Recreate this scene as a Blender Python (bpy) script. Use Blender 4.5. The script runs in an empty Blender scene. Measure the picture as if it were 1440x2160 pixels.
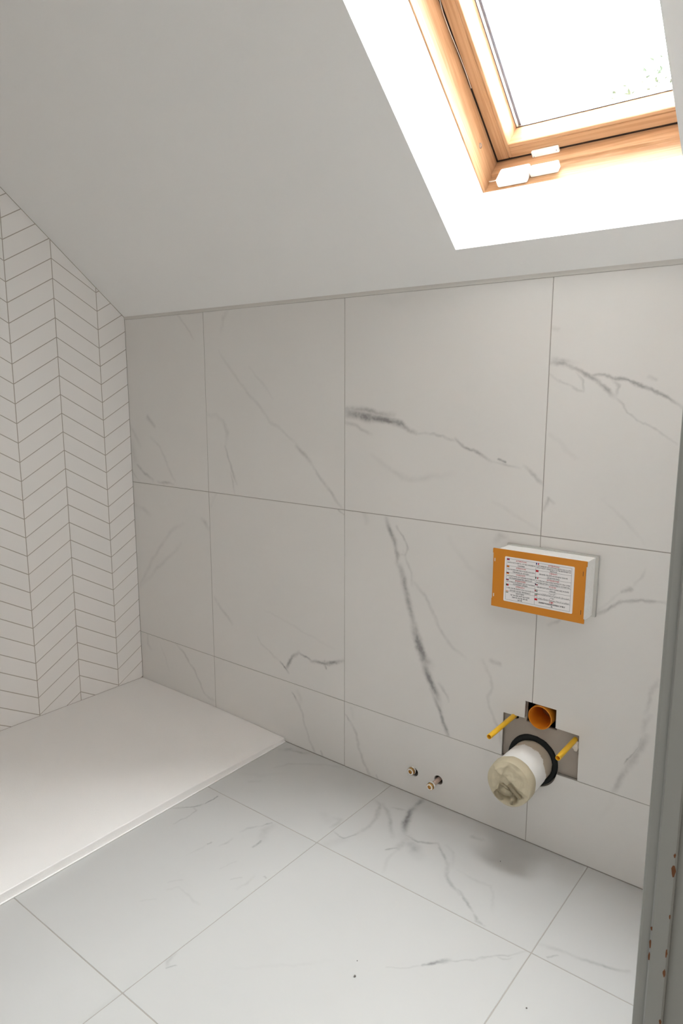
import bpy, bmesh, math, random
from mathutils import Vector, Matrix, noise
from math import sin, cos, pi, sqrt

# ------------------------------------------------------------------ camera
scene = bpy.context.scene
COL = scene.collection
YAW, PITCH, FPX = 0.6667, 0.1735, 1480.7
cd = bpy.data.cameras.new('camera')
cd.sensor_fit = 'HORIZONTAL'; cd.sensor_width = 36.0; cd.lens = 36.0 * FPX / 1440.0
cd.clip_start = 0.02
cam = bpy.data.objects.new('camera', cd); COL.objects.link(cam)
fw = Vector((-sin(YAW) * cos(PITCH), cos(YAW) * cos(PITCH), -sin(PITCH)))
rt = Vector((cos(YAW), sin(YAW), 0)); up = rt.cross(fw)
m = Matrix((rt, up, -fw)).transposed().to_4x4(); m.translation = (2.2825, -1.6061, 1.1673)
cam.matrix_world = m
scene.camera = cam

# ------------------------------------------------------------------ sky, lights, exposure
wd = bpy.data.worlds.new('overcast_sky'); scene.world = wd; wd.use_nodes = True
bg = wd.node_tree.nodes['Background']
bg.inputs[0].default_value = (0.97, 0.985, 1.0, 1); bg.inputs[1].default_value = 7.0
vs = scene.view_settings
vs.view_transform = 'Standard'; vs.look = 'None'; vs.gamma = 1.0; vs.use_curve_mapping = False
vs.exposure = 3.28
scene.cycles.max_bounces = 16; scene.cycles.diffuse_bounces = 10; scene.cycles.transparent_max_bounces = 12
# unseen area light added on the landing, fills the room through the doorway
hl = bpy.data.lights.new('landing_fill', 'AREA'); hl.energy = 1.6; hl.size = 0.9; hl.color = (1.0, 0.97, 0.93)
hlo = bpy.data.objects.new('landing_fill', hl); COL.objects.link(hlo); hlo.location = (2.85, -2.0, 2.32)
# sampling portal in the skylight opening (gives off no light of its own)
SL, ZT = 0.8448, 1.428
_h = sqrt(1 + SL * SL)
SB = Vector((0, -1, SL)) / _h            # up the roof slope
SN = Vector((0, SL, 1)) / _h             # out through the roof
def roof(x, s, d): return Vector((x, 0, ZT)) + SB * s + SN * d
pl = bpy.data.lights.new('skylight_portal', 'AREA'); pl.shape = 'RECTANGLE'; pl.size = 0.51; pl.size_y = 0.79
pl.cycles.is_portal = True
plo = bpy.data.objects.new('skylight_portal', pl); COL.objects.link(plo)
mm = Matrix((Vector((-1, 0, 0)), SB, SN)).transposed().to_4x4(); mm.translation = roof(1.675, 0.49, 0.40)
plo.matrix_world = mm

# ------------------------------------------------------------------ helpers
def new_mat(name):
    mt = bpy.data.materials.new(name); mt.use_nodes = True
    return mt, mt.node_tree.nodes, mt.node_tree.links, mt.node_tree.nodes['Principled BSDF']
def plain(name, col, rough=0.5, spec=0.5, metal=0.0, bump=0.0, bscale=60.0, var=0.0, vscale=6.0, trans=0.0):
    mt, N, L, B = new_mat(name)
    B.inputs['Base Color'].default_value = (*col, 1); B.inputs['Roughness'].default_value = rough
    B.inputs['Specular IOR Level'].default_value = spec; B.inputs['Metallic'].default_value = metal
    B.inputs['Transmission Weight'].default_value = trans
    tc = N.new('ShaderNodeTexCoord')
    if var:
        nz = N.new('ShaderNodeTexNoise'); nz.inputs['Scale'].default_value = vscale; nz.inputs['Detail'].default_value = 5
        L.new(tc.outputs['Object'], nz.inputs['Vector'])
        mx = N.new('ShaderNodeMix'); mx.data_type = 'RGBA'
        mx.inputs[6].default_value = (*[c * (1 - var) for c in col], 1); mx.inputs[7].default_value = (*[min(1, c * (1 + var)) for c in col], 1)
        L.new(nz.outputs['Fac'], mx.inputs[0]); L.new(mx.outputs[2], B.inputs['Base Color'])
    if bump:
        nb = N.new('ShaderNodeTexNoise'); nb.inputs['Scale'].default_value = bscale; nb.inputs['Detail'].default_value = 4
        L.new(tc.outputs['Object'], nb.inputs['Vector'])
        bp = N.new('ShaderNodeBump'); bp.inputs['Strength'].default_value = bump; bp.inputs['Distance'].default_value = 0.002
        L.new(nb.outputs['Fac'], bp.inputs['Height']); L.new(bp.outputs['Normal'], B.inputs['Normal'])
    return mt
def tag(o, label=None, cat=None, group=None, kind=None):
    if label: o['label'] = label
    if cat: o['category'] = cat
    if group: o['group'] = group
    if kind: o['kind'] = kind
    return o
def link(name, me, mat=None, parent=None, loc=None):
    o = bpy.data.objects.new(name, me); COL.objects.link(o)
    if mat is not None and me is not None and not me.materials: me.materials.append(mat)
    if parent is not None: o.parent = parent
    if loc is not None: o.location = loc
    return o
def thing(name, label, cat, loc=(0, 0, 0), group=None, kind=None):
    o = bpy.data.objects.new(name, None); COL.objects.link(o); o.location = loc; o.empty_display_size = 0.05
    return tag(o, label, cat, group, kind)
IDN = lambda x, y, z: Vector((x, y, z))
def bm_mesh(bm, name, smooth=False):
    bmesh.ops.recalc_face_normals(bm, faces=bm.faces)
    me = bpy.data.meshes.new(name); bm.to_mesh(me); bm.free()
    if smooth:
        for p in me.polygons: p.use_smooth = True
    return me
def add_box(bm, a, b, f=IDN):
    vs_ = [bm.verts.new(f(x, y, z)) for x in (a[0], b[0]) for y in (a[1], b[1]) for z in (a[2], b[2])]
    fs = []
    for q in ((0, 1, 3, 2), (4, 6, 7, 5), (0, 4, 5, 1), (2, 3, 7, 6), (0, 2, 6, 4), (1, 5, 7, 3)):
        fs.append(bm.faces.new([vs_[i] for i in q]))
    return vs_
def box(name, a, b, mat, parent=None, f=IDN, bevel=0.0, seg=1, loc=None):
    bm = bmesh.new(); add_box(bm, a, b, f)
    if bevel:
        bmesh.ops.recalc_face_normals(bm, faces=bm.faces)
        bmesh.ops.bevel(bm, geom=bm.edges[:], offset=bevel, segments=seg, profile=0.5, affect='EDGES')
    return link(name, bm_mesh(bm, name), mat, parent, loc)
def extrude_poly(name, loops, d0, d1, f, mat, parent=None, loc=None):
    """planar polygon (first loop) with holes (other loops), extruded between depth d0 and d1; f(u, v, depth) -> point"""
    cu = bpy.data.curves.new(name, 'CURVE'); cu.dimensions = '2D'; cu.fill_mode = 'BOTH'; cu.extrude = abs(d1 - d0) / 2
    for lp in loops:
        sp = cu.splines.new('POLY'); sp.points.add(len(lp) - 1); sp.use_cyclic_u = True
        for p, q in zip(sp.points, lp): p.co = (q[0], q[1], 0, 1)
    ob = bpy.data.objects.new(name, cu); COL.objects.link(ob)
    me = bpy.data.meshes.new_from_object(ob.evaluated_get(bpy.context.evaluated_depsgraph_get()))
    bpy.data.objects.remove(ob); bpy.data.curves.remove(cu)
    mid = (d0 + d1) / 2
    for v in me.vertices: v.co = f(v.co.x, v.co.y, mid + v.co.z)
    bm = bmesh.new(); bm.from_mesh(me); bmesh.ops.remove_doubles(bm, verts=bm.verts, dist=1e-5)
    bmesh.ops.recalc_face_normals(bm, faces=bm.faces); bm.to_mesh(me); bm.free()
    me.name = name
    return link(name, me, mat, parent, loc)
def prism(name, prof, x0, x1, f, mat, parent=None, bevel=0.0):
    bm = bmesh.new()
    a = [bm.verts.new(f(x0, *p)) for p in prof]; b = [bm.verts.new(f(x1, *p)) for p in prof]
    bm.faces.new(a); bm.faces.new(b[::-1]); n = len(prof)
    for i in range(n): bm.faces.new((a[i], a[(i + 1) % n], b[(i + 1) % n], b[i]))
    if bevel:
        bmesh.ops.recalc_face_normals(bm, faces=bm.faces)
        bmesh.ops.bevel(bm, geom=bm.edges[:], offset=bevel, segments=2, profile=0.5, affect='EDGES')
    return link(name, bm_mesh(bm, name), mat, parent)
def revolve(name, prof, c, ax, mat, parent=None, n=40, smooth=True, jit=None):
    """profile [(radius, along axis)] turned about the axis ax through c"""
    ax = Vector(ax).normalized(); u = ax.orthogonal().normalized(); v = ax.cross(u); c = Vector(c)
    bm = bmesh.new(); rings = []
    for r, t in prof:
        ring = []
        for i in range(n):
            a = 2 * pi * i / n
            p = c + ax * t + (u * cos(a) + v * sin(a)) * r
            if jit: p = jit(p, u * cos(a) + v * sin(a), r, t)
            ring.append(bm.verts.new(p))
        rings.append(ring)
    for k in range(len(rings) - 1):
        for i in range(n): bm.faces.new((rings[k][i], rings[k][(i + 1) % n], rings[k + 1][(i + 1) % n], rings[k + 1][i]))
    bmesh.ops.remove_doubles(bm, verts=bm.verts, dist=1e-6)
    return link(name, bm_mesh(bm, name, smooth), mat, parent)
def tube(name, pts, r, mat, parent=None, n=8):
    bm = bmesh.new(); rings = []
    pts = [Vector(p) for p in pts]
    for k, p in enumerate(pts):
        t = (pts[min(k + 1, len(pts) - 1)] - pts[max(k - 1, 0)]).normalized()
        u = t.orthogonal().normalized(); v = t.cross(u)
        rings.append([bm.verts.new(p + (u * cos(2 * pi * i / n) + v * sin(2 * pi * i / n)) * r) for i in range(n)])
    for k in range(len(rings) - 1):
        for i in range(n): bm.faces.new((rings[k][i], rings[k][(i + 1) % n], rings[k + 1][(i + 1) % n], rings[k + 1][i]))
    bm.faces.new(rings[0]); bm.faces.new(rings[-1][::-1])
    return link(name, bm_mesh(bm, name, True), mat, parent)
def circle(cx, cy, r, n=40, wob=0.0, seed=0):
    rnd = random.Random(seed)
    return [(cx + (r + rnd.uniform(-wob, wob)) * cos(2 * pi * i / n), cy + (r + rnd.uniform(-wob, wob)) * sin(2 * pi * i / n)) for i in range(n)]

# ------------------------------------------------------------------ marble with its veins
VEINS = {  # tile -> (points in mm in the plane of the wall (x,z) or floor (x,y), half width at start and end in mm, strength)
 'f00': [
  (((806,-48),(831,-28),(851,-17)),13.7,13.7,0.4),
  (((836,-33),(862,-22),(888,-15)),7.5,7.5,0.6),
  (((864,-144),(885,-103),(924,-68),(978,-35),(1032,-10)),5.7,5.7,0.2),
  (((805,-232),(867,-202),(912,-147)),9,9,0.12),
  (((864,-248),(884,-226)),6,6,0.15),
  (((1175,-234),(1194,-226),(1198,-253),(1195,-270)),7.5,7.5,0.3),
  (((1148,-241),(1174,-258)),14.6,14.6,0.1),
 ],
 'f01': [
  (((841,-363),(842,-404)),3,3,0.6),
  (((842,-404),(832,-435),(814,-453),(789,-481)),3.5,3.5,0.55),
  (((833,-440),(847,-445),(854,-486),(846,-498),(846,-521)),3.1,3.1,0.35),
  (((1056,-354),(1048,-366),(1044,-385)),3.2,3.2,0.6),
  (((1044,-385),(1030,-401),(1018,-414),(1016,-437)),3.6,3.6,0.3),
  (((1025,-469),(1024,-491),(1018,-509)),3.5,3.5,0.35),
  (((987,-516),(986,-527)),3,3,0.45),
  (((985,-529),(986,-548),(978,-584)),3,3,0.18),
  (((1066,-365),(1066,-390),(1086,-425)),13.4,13.4,0.32),
  (((1085,-432),(1090,-461)),4.3,4.3,0.5),
  (((1170,-533),(1173,-565),(1171,-593)),4.6,4.6,0.24),
  (((1149,-555),(1135,-576)),2.7,2.7,0.26),
  (((1193,-522),(1201,-523)),3.1,3.1,0.4),
  (((1040,-651),(1027,-676)),3.1,3.1,0.2),
  (((1043,-697),(1055,-676),(1090,-676),(1125,-682),(1139,-682)),3.3,3.3,0.17),
  (((1085,-569),(1094,-529)),2.8,2.8,0.15),
  (((1027,-756),(1047,-730)),3.3,3.3,0.13),
 ],
 'f02': [
  (((1204,-933),(1205,-983),(1202,-1021)),6,6,0.14),
 ],
 'f10': [
  (((1214,-94),(1242,-104),(1264,-157),(1274,-201),(1268,-247)),7.7,7.7,0.38),
  (((1268,-247),(1251,-289),(1212,-280)),3.6,3.6,0.5),
  (((1242,-95),(1274,-115),(1297,-141),(1325,-175),(1353,-202)),7.6,7.6,0.4),
  (((1272,-92),(1290,-85),(1319,-79)),4.8,4.8,0.35),
  (((1320,-4),(1320,-33),(1324,-56)),8,8,0.7),
  (((1324,-56),(1329,-91),(1343,-128),(1368,-173)),9.9,9.9,0.75),
  (((1371,-179),(1396,-194),(1422,-204),(1443,-229)),18.7,18.7,0.35),
  (((1372,-175),(1414,-176),(1436,-163),(1454,-149)),4.9,4.9,0.6),
  (((1454,-149),(1477,-169),(1501,-191),(1530,-223)),4.7,4.7,0.4),
  (((1517,-202),(1534,-242),(1565,-269),(1593,-279)),6.3,6.3,0.45),
  (((1583,-270),(1623,-296),(1645,-315)),3.6,3.6,0.5),
  (((1651,-320),(1665,-332),(1681,-337)),4.7,4.7,0.55),
  (((1383,-202),(1384,-234)),9.1,9.1,0.35),
  (((1380,-232),(1363,-255)),3.2,3.2,0.5),
  (((1384,-242),(1391,-286),(1410,-329)),5.1,5.1,0.22),
  (((1477,-143),(1509,-160),(1530,-207)),4.7,4.7,0.2),
  (((1546,-211),(1597,-215),(1639,-211),(1663,-248),(1683,-292)),4.2,4.2,0.16),
  (((1516,-69),(1540,-66)),8.3,8.3,0.35),
  (((1235,-330),(1251,-296)),16.2,16.2,0.16),
 ],
 'f11': [
  (((1580,-564),(1604,-542),(1634,-515)),2.3,2.3,0.28),
  (((1634,-515),(1645,-493),(1660,-476),(1671,-467)),3,6.9,0.7),
  (((1671,-471),(1687,-458),(1715,-426),(1742,-397),(1767,-371),(1794,-340)),2.7,2.7,0.3),
  (((1743,-398),(1757,-396),(1769,-379)),2.3,2.3,0.3),
  (((1205,-799),(1212,-817),(1214,-829),(1224,-838)),5.6,5.6,0.3),
  (((1225,-843),(1236,-828)),2.4,2.4,0.4),
  (((1337,-758),(1374,-720),(1431,-669),(1481,-619)),4.5,4.5,0.08),
 ],
 'f20': [
  (((1801,-312),(1833,-303),(1883,-294),(1926,-281)),5.6,5.6,0.25),
  (((1883,-293),(1931,-282),(1970,-265)),5,5,0.5),
  (((1827,-336),(1839,-318)),3,3,0.3),
 ],
 'w00': [
  (((43,217),(45,175),(62,155)),8.6,8.6,0.32),
  (((218,215),(266,187),(320,136),(354,86),(373,56),(430,40)),5.5,5.5,0.32),
  (((128,181),(157,134),(172,91)),5.9,5.9,0.15),
 ],
 'w01': [
  (((396,718),(410,707),(426,687)),9.3,9.3,0.35),
  (((287,688),(229,656),(167,598),(103,531),(46,450),(-2,389)),8.1,8.1,0.2),
  (((273,606),(213,561),(120,489),(10,398)),8,8,0.2),
  (((5,725),(66,716),(100,697)),9.8,9.8,0.22),
 ],
 'w02': [
  (((298,1418),(340,1383),(380,1337)),4.8,4.8,0.3),
  (((-8,1035),(40,987),(58,957)),8.8,8.8,0.22),
  (((2,967),(19,918),(31,884)),16.1,16.1,0.22),
  (((31,884),(80,853),(128,832)),6.4,6.4,0.5),
  (((-10,882),(8,848),(42,822)),4.9,4.9,0.25),
  (((111,1063),(148,1034)),9.9,9.9,0.3),
  (((125,991),(176,957),(210,905),(235,859),(257,840)),6.8,6.8,0.22),
  (((152,828),(205,827),(247,825)),5.3,5.3,0.45),
 ],
 'w10': [
  (((813,183),(821,174),(832,162)),4.3,4.3,0.5),
  (((835,196),(847,176),(845,148)),7.7,7.7,0.18),
  (((830,164),(847,145),(859,111),(872,73),(884,39),(901,13),(910,-2)),5.8,5.8,0.3),
  (((932,14),(943,-2)),4.2,4.2,0.3),
 ],
 'w11': [
  (((448,437),(476,409),(501,390),(533,360)),6.5,6.5,0.3),
  (((657,340),(672,320),(722,297),(766,274)),4.7,4.7,0.22),
  (((759,277),(781,265),(799,250)),4.6,4.6,0.75),
  (((792,266),(799,282),(818,309),(843,330)),7.1,7.1,0.65),
  (((843,330),(875,324),(909,309)),4.4,4.4,0.6),
  (((895,312),(930,317),(957,321),(996,332),(1025,349)),6.6,6.6,0.7),
  (((951,326),(958,306)),4.2,4.2,0.5),
  (((695,441),(798,420),(889,398),(990,378)),4.4,4.4,0.12),
  (((1006,815),(1025,801)),3.9,3.9,0.35),
  (((473,819),(441,764)),7.7,7.7,0.12),
 ],
 'w12': [
  (((508,1287),(583,1207),(656,1139),(734,1068),(797,1034),(857,987)),6.1,6.1,0.2),
  (((844,994),(871,975),(900,947)),7.5,7.5,0.55),
  (((897,949),(935,907),(973,870),(995,845),(1025,818)),5.6,5.6,0.33),
  (((645,1237),(702,1185),(750,1135)),4.8,4.8,0.18),
  (((430,1082),(483,1080),(522,1057),(537,1025),(527,980)),8.7,8.7,0.2),
  (((523,980),(534,948),(556,900),(576,856)),5.3,5.3,0.4),
  (((549,894),(558,861),(565,822)),4.7,4.7,0.3),
  (((553,1415),(533,1393),(519,1349)),8.2,8.2,0.22),
 ],
 'w20': [
  (((1034,177),(1043,167),(1056,154)),3.9,3.9,0.45),
  (((1050,159),(1074,124),(1085,89),(1097,53),(1112,26),(1129,1)),5.6,5.6,0.35),
  (((1058,197),(1064,173)),7,7,0.12),
  (((1152,12),(1161,-2)),3.4,3.4,0.3),
 ],
 'w21': [
  (((1178,813),(1192,778),(1207,745),(1220,709),(1222,681)),8.3,8.3,0.6),
  (((1222,684),(1239,645),(1254,591),(1267,544),(1282,497)),11.3,11.3,0.55),
  (((1276,517),(1291,470),(1310,425),(1329,409)),12.8,16.5,0.85),
  (((1310,425),(1331,373),(1352,335),(1364,303)),14.9,9.7,0.75),
  (((1336,338),(1356,307),(1377,263),(1386,237),(1396,212)),6.7,6.7,0.6),
  (((1363,367),(1383,337),(1393,322)),5.1,5.1,0.4),
  (((1214,788),(1235,763),(1253,731),(1244,712),(1221,709)),4.5,4.5,0.38),
  (((1236,722),(1265,663),(1270,629)),4.5,4.5,0.3),
  (((1269,643),(1310,608),(1334,571),(1358,521),(1397,481),(1439,457)),5.8,5.8,0.25),
  (((1492,463),(1515,422),(1522,396),(1510,366),(1515,340),(1532,311),(1549,271),(1556,242)),5.5,5.5,0.26),
  (((1513,468),(1541,467)),6,6,0.28),
  (((1513,784),(1526,806),(1543,805)),8.3,8.3,0.35),
  (((1381,776),(1441,712),(1498,676)),8.8,8.8,0.1),
  (((1100,817),(1109,793)),10.2,10.2,0.18),
 ],
 'w22': [
  (((1027,1099),(1072,1097),(1124,1088),(1181,1085),(1229,1071),(1273,1051)),17.1,6.7,0.74),
  (((1027,1110),(1090,1111),(1140,1102),(1197,1098)),9.1,9.1,0.55),
  (((1273,1051),(1329,1052),(1373,1040),(1398,1037)),4.1,4.1,0.35),
  (((1391,1041),(1416,1019),(1458,1008),(1492,990)),5.2,5.2,0.6),
  (((1492,990),(1539,979),(1571,976)),3.7,3.7,0.3),
  (((1515,996),(1533,987)),3.8,3.8,0.55),
  (((1580,982),(1606,964),(1632,946)),5.4,5.4,0.5),
  (((1027,1075),(1073,1063),(1124,1043)),6.2,6.2,0.45),
  (((1129,983),(1175,955),(1232,928),(1271,928),(1317,936),(1390,948)),9.4,9.4,0.16),
  (((1503,888),(1557,866),(1628,825)),5,5,0.16),
  (((1137,1415),(1201,1395),(1254,1409)),13.9,13.9,0.1),
 ],
 'w30': [
  (((1841,219),(1833,171),(1817,138)),7.1,7.1,0.1),
 ],
 'w31': [
  (((1775,649),(1801,666),(1823,683),(1848,694),(1871,701),(1889,700),(1926,705)),4.9,4.9,0.5),
  (((1831,712),(1851,726)),4.9,4.9,0.4),
  (((1853,729),(1870,757),(1879,776)),3.7,3.7,0.2),
  (((1661,598),(1682,612),(1700,632)),4.8,4.8,0.35),
  (((1923,527),(1909,497),(1906,461),(1900,435)),5.4,5.4,0.3),
  (((1913,439),(1902,418),(1899,387)),6,6,0.3),
  (((1909,387),(1898,363),(1884,322),(1873,292)),9.5,9.5,0.42),
  (((1899,381),(1888,347),(1871,314),(1866,300)),2.8,2.8,0.5),
  (((1873,292),(1860,270),(1852,242),(1840,219)),7.5,7.5,0.45),
  (((1779,660),(1831,711)),3.9,3.9,0.12),
 ],
 'w32': [
  (((1633,1230),(1666,1223),(1695,1212),(1723,1198),(1746,1184),(1769,1166),(1785,1151)),6,6,0.55),
  (((1632,1235),(1663,1229),(1697,1224)),6.2,6.2,0.35),
  (((1785,1151),(1790,1174),(1777,1195)),4.7,4.7,0.4),
  (((1723,1198),(1761,1198),(1804,1187),(1835,1176),(1866,1163),(1891,1151),(1926,1132)),4.1,4.1,0.6),
  (((1634,1202),(1668,1182),(1703,1166),(1717,1163),(1713,1187),(1695,1204)),3.3,3.3,0.3),
  (((1785,1152),(1800,1134),(1814,1117),(1846,1098),(1882,1076),(1923,1050)),3.1,3.1,0.33),
  (((1637,880),(1647,909),(1659,903)),5.3,5.3,0.45),
  (((1646,1064),(1707,1010)),6.3,6.3,0.12),
  (((1774,920),(1825,881),(1870,829)),4.8,4.8,0.14),
  (((1630,1309),(1650,1304)),5.6,5.6,0.2),
  (((1854,1191),(1869,1186)),5,5,0.25),
 ],
}
def marble(name, base, veins, axes, centre, rough=0.32):
    """porcelain marble: base, faint clouds, and the veins of this one tile (distance to polylines, warped by noise)"""
    mt, N, L, B = new_mat(name)
    B.inputs['Roughness'].default_value = rough; B.inputs['Specular IOR Level'].default_value = 0.4
    tc = N.new('ShaderNodeTexCoord'); P = tc.outputs['Object']
    off = N.new('ShaderNodeVectorMath'); off.operation = 'ADD'; off.inputs[1].default_value = centre; L.new(P, off.inputs[0])
    def nz(scale, det, src, out='Fac'):
        n_ = N.new('ShaderNodeTexNoise'); n_.inputs['Scale'].default_value = scale; n_.inputs['Detail'].default_value = det
        L.new(src, n_.inputs['Vector']); return n_.outputs[out]
    def vm(op, a, b, s=None):
        v = N.new('ShaderNodeVectorMath'); v.operation = op
        for i, q in ((0, a), (1, b)):
            if q is None: continue
            if hasattr(q, 'is_linked'): L.new(q, v.inputs[i])
            else: v.inputs[i].default_value = q
        if s is not None:
            if hasattr(s, 'is_linked'): L.new(s, v.inputs['Scale'])
            else: v.inputs['Scale'].default_value = s
        return v.outputs[1] if op in ('DOT_PRODUCT', 'DISTANCE', 'LENGTH') else v.outputs[0]
    def mth(op, a, b=None, c=None, clamp=False):
        v = N.new('ShaderNodeMath'); v.operation = op; v.use_clamp = clamp
        for i, q in ((0, a), (1, b), (2, c)):
            if q is None: continue
            if hasattr(q, 'is_linked'): L.new(q, v.inputs[i])
            else: v.inputs[i].default_value = q
        return v.outputs[0]
    W = off.outputs[0]
    cloud = nz(3.0, 4, W)
    cm = N.new('ShaderNodeMix'); cm.data_type = 'RGBA'
    cm.inputs[6].default_value = (*[c * 0.955 for c in base], 1); cm.inputs[7].default_value = (*[min(1, c * 1.03) for c in base], 1)
    L.new(cloud, cm.inputs[0]); colour = cm.outputs[2]
    if veins:
        flat = (1, 1, 0) if axes == 'xy' else (1, 0, 1)
        n1 = vm('SUBTRACT', nz(22, 4, W, 'Color'), (0.5, 0.5, 0.5)); n2 = vm('SUBTRACT', nz(110, 3, W, 'Color'), (0.5, 0.5, 0.5))
        Q = vm('ADD', W, vm('SCALE', n1, None, 0.020)); Q = vm('ADD', Q, vm('SCALE', n2, None, 0.0045)); Q = vm('MULTIPLY', Q, flat)
        M = None
        for pts, w0, w1, st in veins:
            pts = [Vector((a / 1000, b / 1000, 0)) if axes == 'xy' else Vector((a / 1000, 0, b / 1000)) for a, b in pts]
            n = len(pts) - 1
            for i in range(n):
                A, D = pts[i], pts[i + 1] - pts[i]
                wa = (w0 + (w1 - w0) * i / n) / 1000; wb = (w0 + (w1 - w0) * (i + 1) / n) / 1000
                wa, wb = wa * VEIN_WIDE, wb * VEIN_WIDE
                ap = vm('SUBTRACT', Q, A)
                h = mth('MULTIPLY', vm('DOT_PRODUCT', ap, D / max(1e-9, D.length_squared)), 1.0, clamp=True)
                d = vm('DISTANCE', ap, vm('SCALE', D, None, h))
                mr = N.new('ShaderNodeMapRange'); mr.interpolation_type = 'SMOOTHSTEP'
                L.new(d, mr.inputs[0]); mr.inputs[1].default_value = 0.0; mr.inputs[3].default_value = st; mr.inputs[4].default_value = 0.0
                if abs(wa - wb) > 1e-5: L.new(mth('MULTIPLY_ADD', h, wb - wa, wa), mr.inputs[2])
                else: mr.inputs[2].default_value = wa
                mo = mr.outputs[0]
                if i == 0 and n > 1: mo = mth('MULTIPLY', mo, mth('MULTIPLY_ADD', h, 0.5, 0.5))
                elif i == n - 1 and n > 1: mo = mth('MULTIPLY', mo, mth('MULTIPLY_ADD', h, -0.6, 1.0))
                M = mo if M is None else mth('MAXIMUM', M, mo)
        core = mth('MULTIPLY', mth('POWER', M, 2.4), 0.85)
        M = mth('ADD', mth('MULTIPLY', M, VEIN_SOFT), core)
        streak = mth('MULTIPLY', mth('MULTIPLY_ADD', nz(70, 3, W), 1.3, 0.25, clamp=True), mth('MULTIPLY_ADD', nz(20, 4, W), 2.2, 0.0))
        M = mth('MULTIPLY', M, streak, clamp=True)
        mx = N.new('ShaderNodeMix'); mx.data_type = 'RGBA'; L.new(M, mx.inputs[0]); L.new(colour, mx.inputs[6])
        mx.inputs[7].default_value = (base[0] * 0.38, base[1] * 0.375, base[2] * 0.385, 1); colour = mx.outputs[2]
    L.new(colour, B.inputs['Base Color'])
    return mt
VEIN_SOFT, VEIN_WIDE = 0.66, 1.6

# ------------------------------------------------------------------ materials
GROUT = plain('grout_grey', (0.37, 0.345, 0.315), 0.9, 0.2, var=0.06, vscale=40)
GROUT_CHEV = plain('grout_beige', (0.45, 0.405, 0.36), 0.9, 0.2, var=0.05, vscale=40)
PAINT = plain('white_matt_paint', (0.82, 0.81, 0.798), 0.8, 0.25, bump=0.08, bscale=220, var=0.012, vscale=2.5)
REVEAL = plain('white_reveal_paint', (0.86, 0.855, 0.85), 0.7, 0.3, bump=0.06, bscale=160)
CHEV = plain('white_matt_ceramic', (0.85, 0.825, 0.805), 0.38, 0.45, bump=0.04, bscale=30, var=0.015, vscale=3)
TRAY = plain('white_stone_resin', (0.85, 0.825, 0.81), 0.45, 0.4, bump=0.25, bscale=420)
BOARD = plain('grey_cement_board', (0.36, 0.315, 0.275), 0.9, 0.2, bump=0.2, bscale=300, var=0.1, vscale=14)
CAVITY = plain('dark_wall_cavity', (0.02, 0.018, 0.016), 0.9, 0.1)
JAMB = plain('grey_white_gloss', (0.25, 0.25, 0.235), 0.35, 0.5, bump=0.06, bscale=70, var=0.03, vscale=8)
WALLP = plain('landing_paint', (0.62, 0.61, 0.58), 0.85, 0.2, var=0.02)
HFLOOR = plain('landing_carpet', (0.42, 0.39, 0.35), 0.95, 0.1, var=0.08, vscale=80)
ORANGE = plain('orange_plastic', (0.60, 0.215, 0.010), 0.42, 0.4, var=0.04, vscale=12, bump=0.05, bscale=300)
ORANGE_PIPE = plain('orange_pipe_plastic', (0.72, 0.26, 0.02), 0.38, 0.45, var=0.05, vscale=20)
YELLOW = plain('yellow_plastic', (0.80, 0.46, 0.025), 0.4, 0.45, var=0.06, vscale=40)
STYRO = plain('white_polystyrene', (0.88, 0.875, 0.86), 0.8, 0.2, bump=0.9, bscale=160, var=0.03, vscale=60)
SLEEVE = plain('frosted_grey_plastic', (0.56, 0.55, 0.52), 0.35, 0.5)
STICK = plain('sticker_paper', (0.80, 0.775, 0.77), 0.5, 0.3)
INK = plain('black_ink', (0.03, 0.03, 0.035), 0.6, 0.2)
INKR = plain('red_ink', (0.45, 0.02, 0.03), 0.6, 0.2)
RUBBER = plain('black_rubber', (0.012, 0.0135, 0.014), 0.7, 0.25, bump=0.3, bscale=120)
BRASS = plain('brass', (0.62, 0.38, 0.14), 0.28, 0.5, metal=1.0, var=0.2, vscale=80)
COPPER = plain('dusty_copper_pipe', (0.62, 0.47, 0.40), 0.5, 0.4, metal=0.5, var=0.15, vscale=120)
PTFE = plain('white_thread_tape', (0.85, 0.82, 0.77), 0.5, 0.4, bump=0.5, bscale=350)
PVCW = plain('white_plastic', (0.86, 0.85, 0.82), 0.4, 0.45)
SCREW = plain('steel_screw', (0.45, 0.43, 0.42), 0.35, 0.5, metal=1.0)
GAP_SHADE = plain('dark_gap_shade', (0.03, 0.016, 0.01), 0.6, 0.3)
SPACER = plain('grey_glass_spacer', (0.07, 0.072, 0.09), 0.6, 0.2)
CHIPB = plain('bare_brown_wood', (0.15, 0.062, 0.028), 0.8, 0.2, var=0.3, vscale=90)
CRUMB = plain('grit', (0.16, 0.15, 0.14), 0.9, 0.2, var=0.4, vscale=300)
THREAD = plain('clear_nylon', (0.80, 0.72, 0.64), 0.3, 0.5)
PLASTER = plain('plaster_blob', (0.72, 0.66, 0.58), 0.9, 0.2, bump=1.0, bscale=200, var=0.15, vscale=80)

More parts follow.
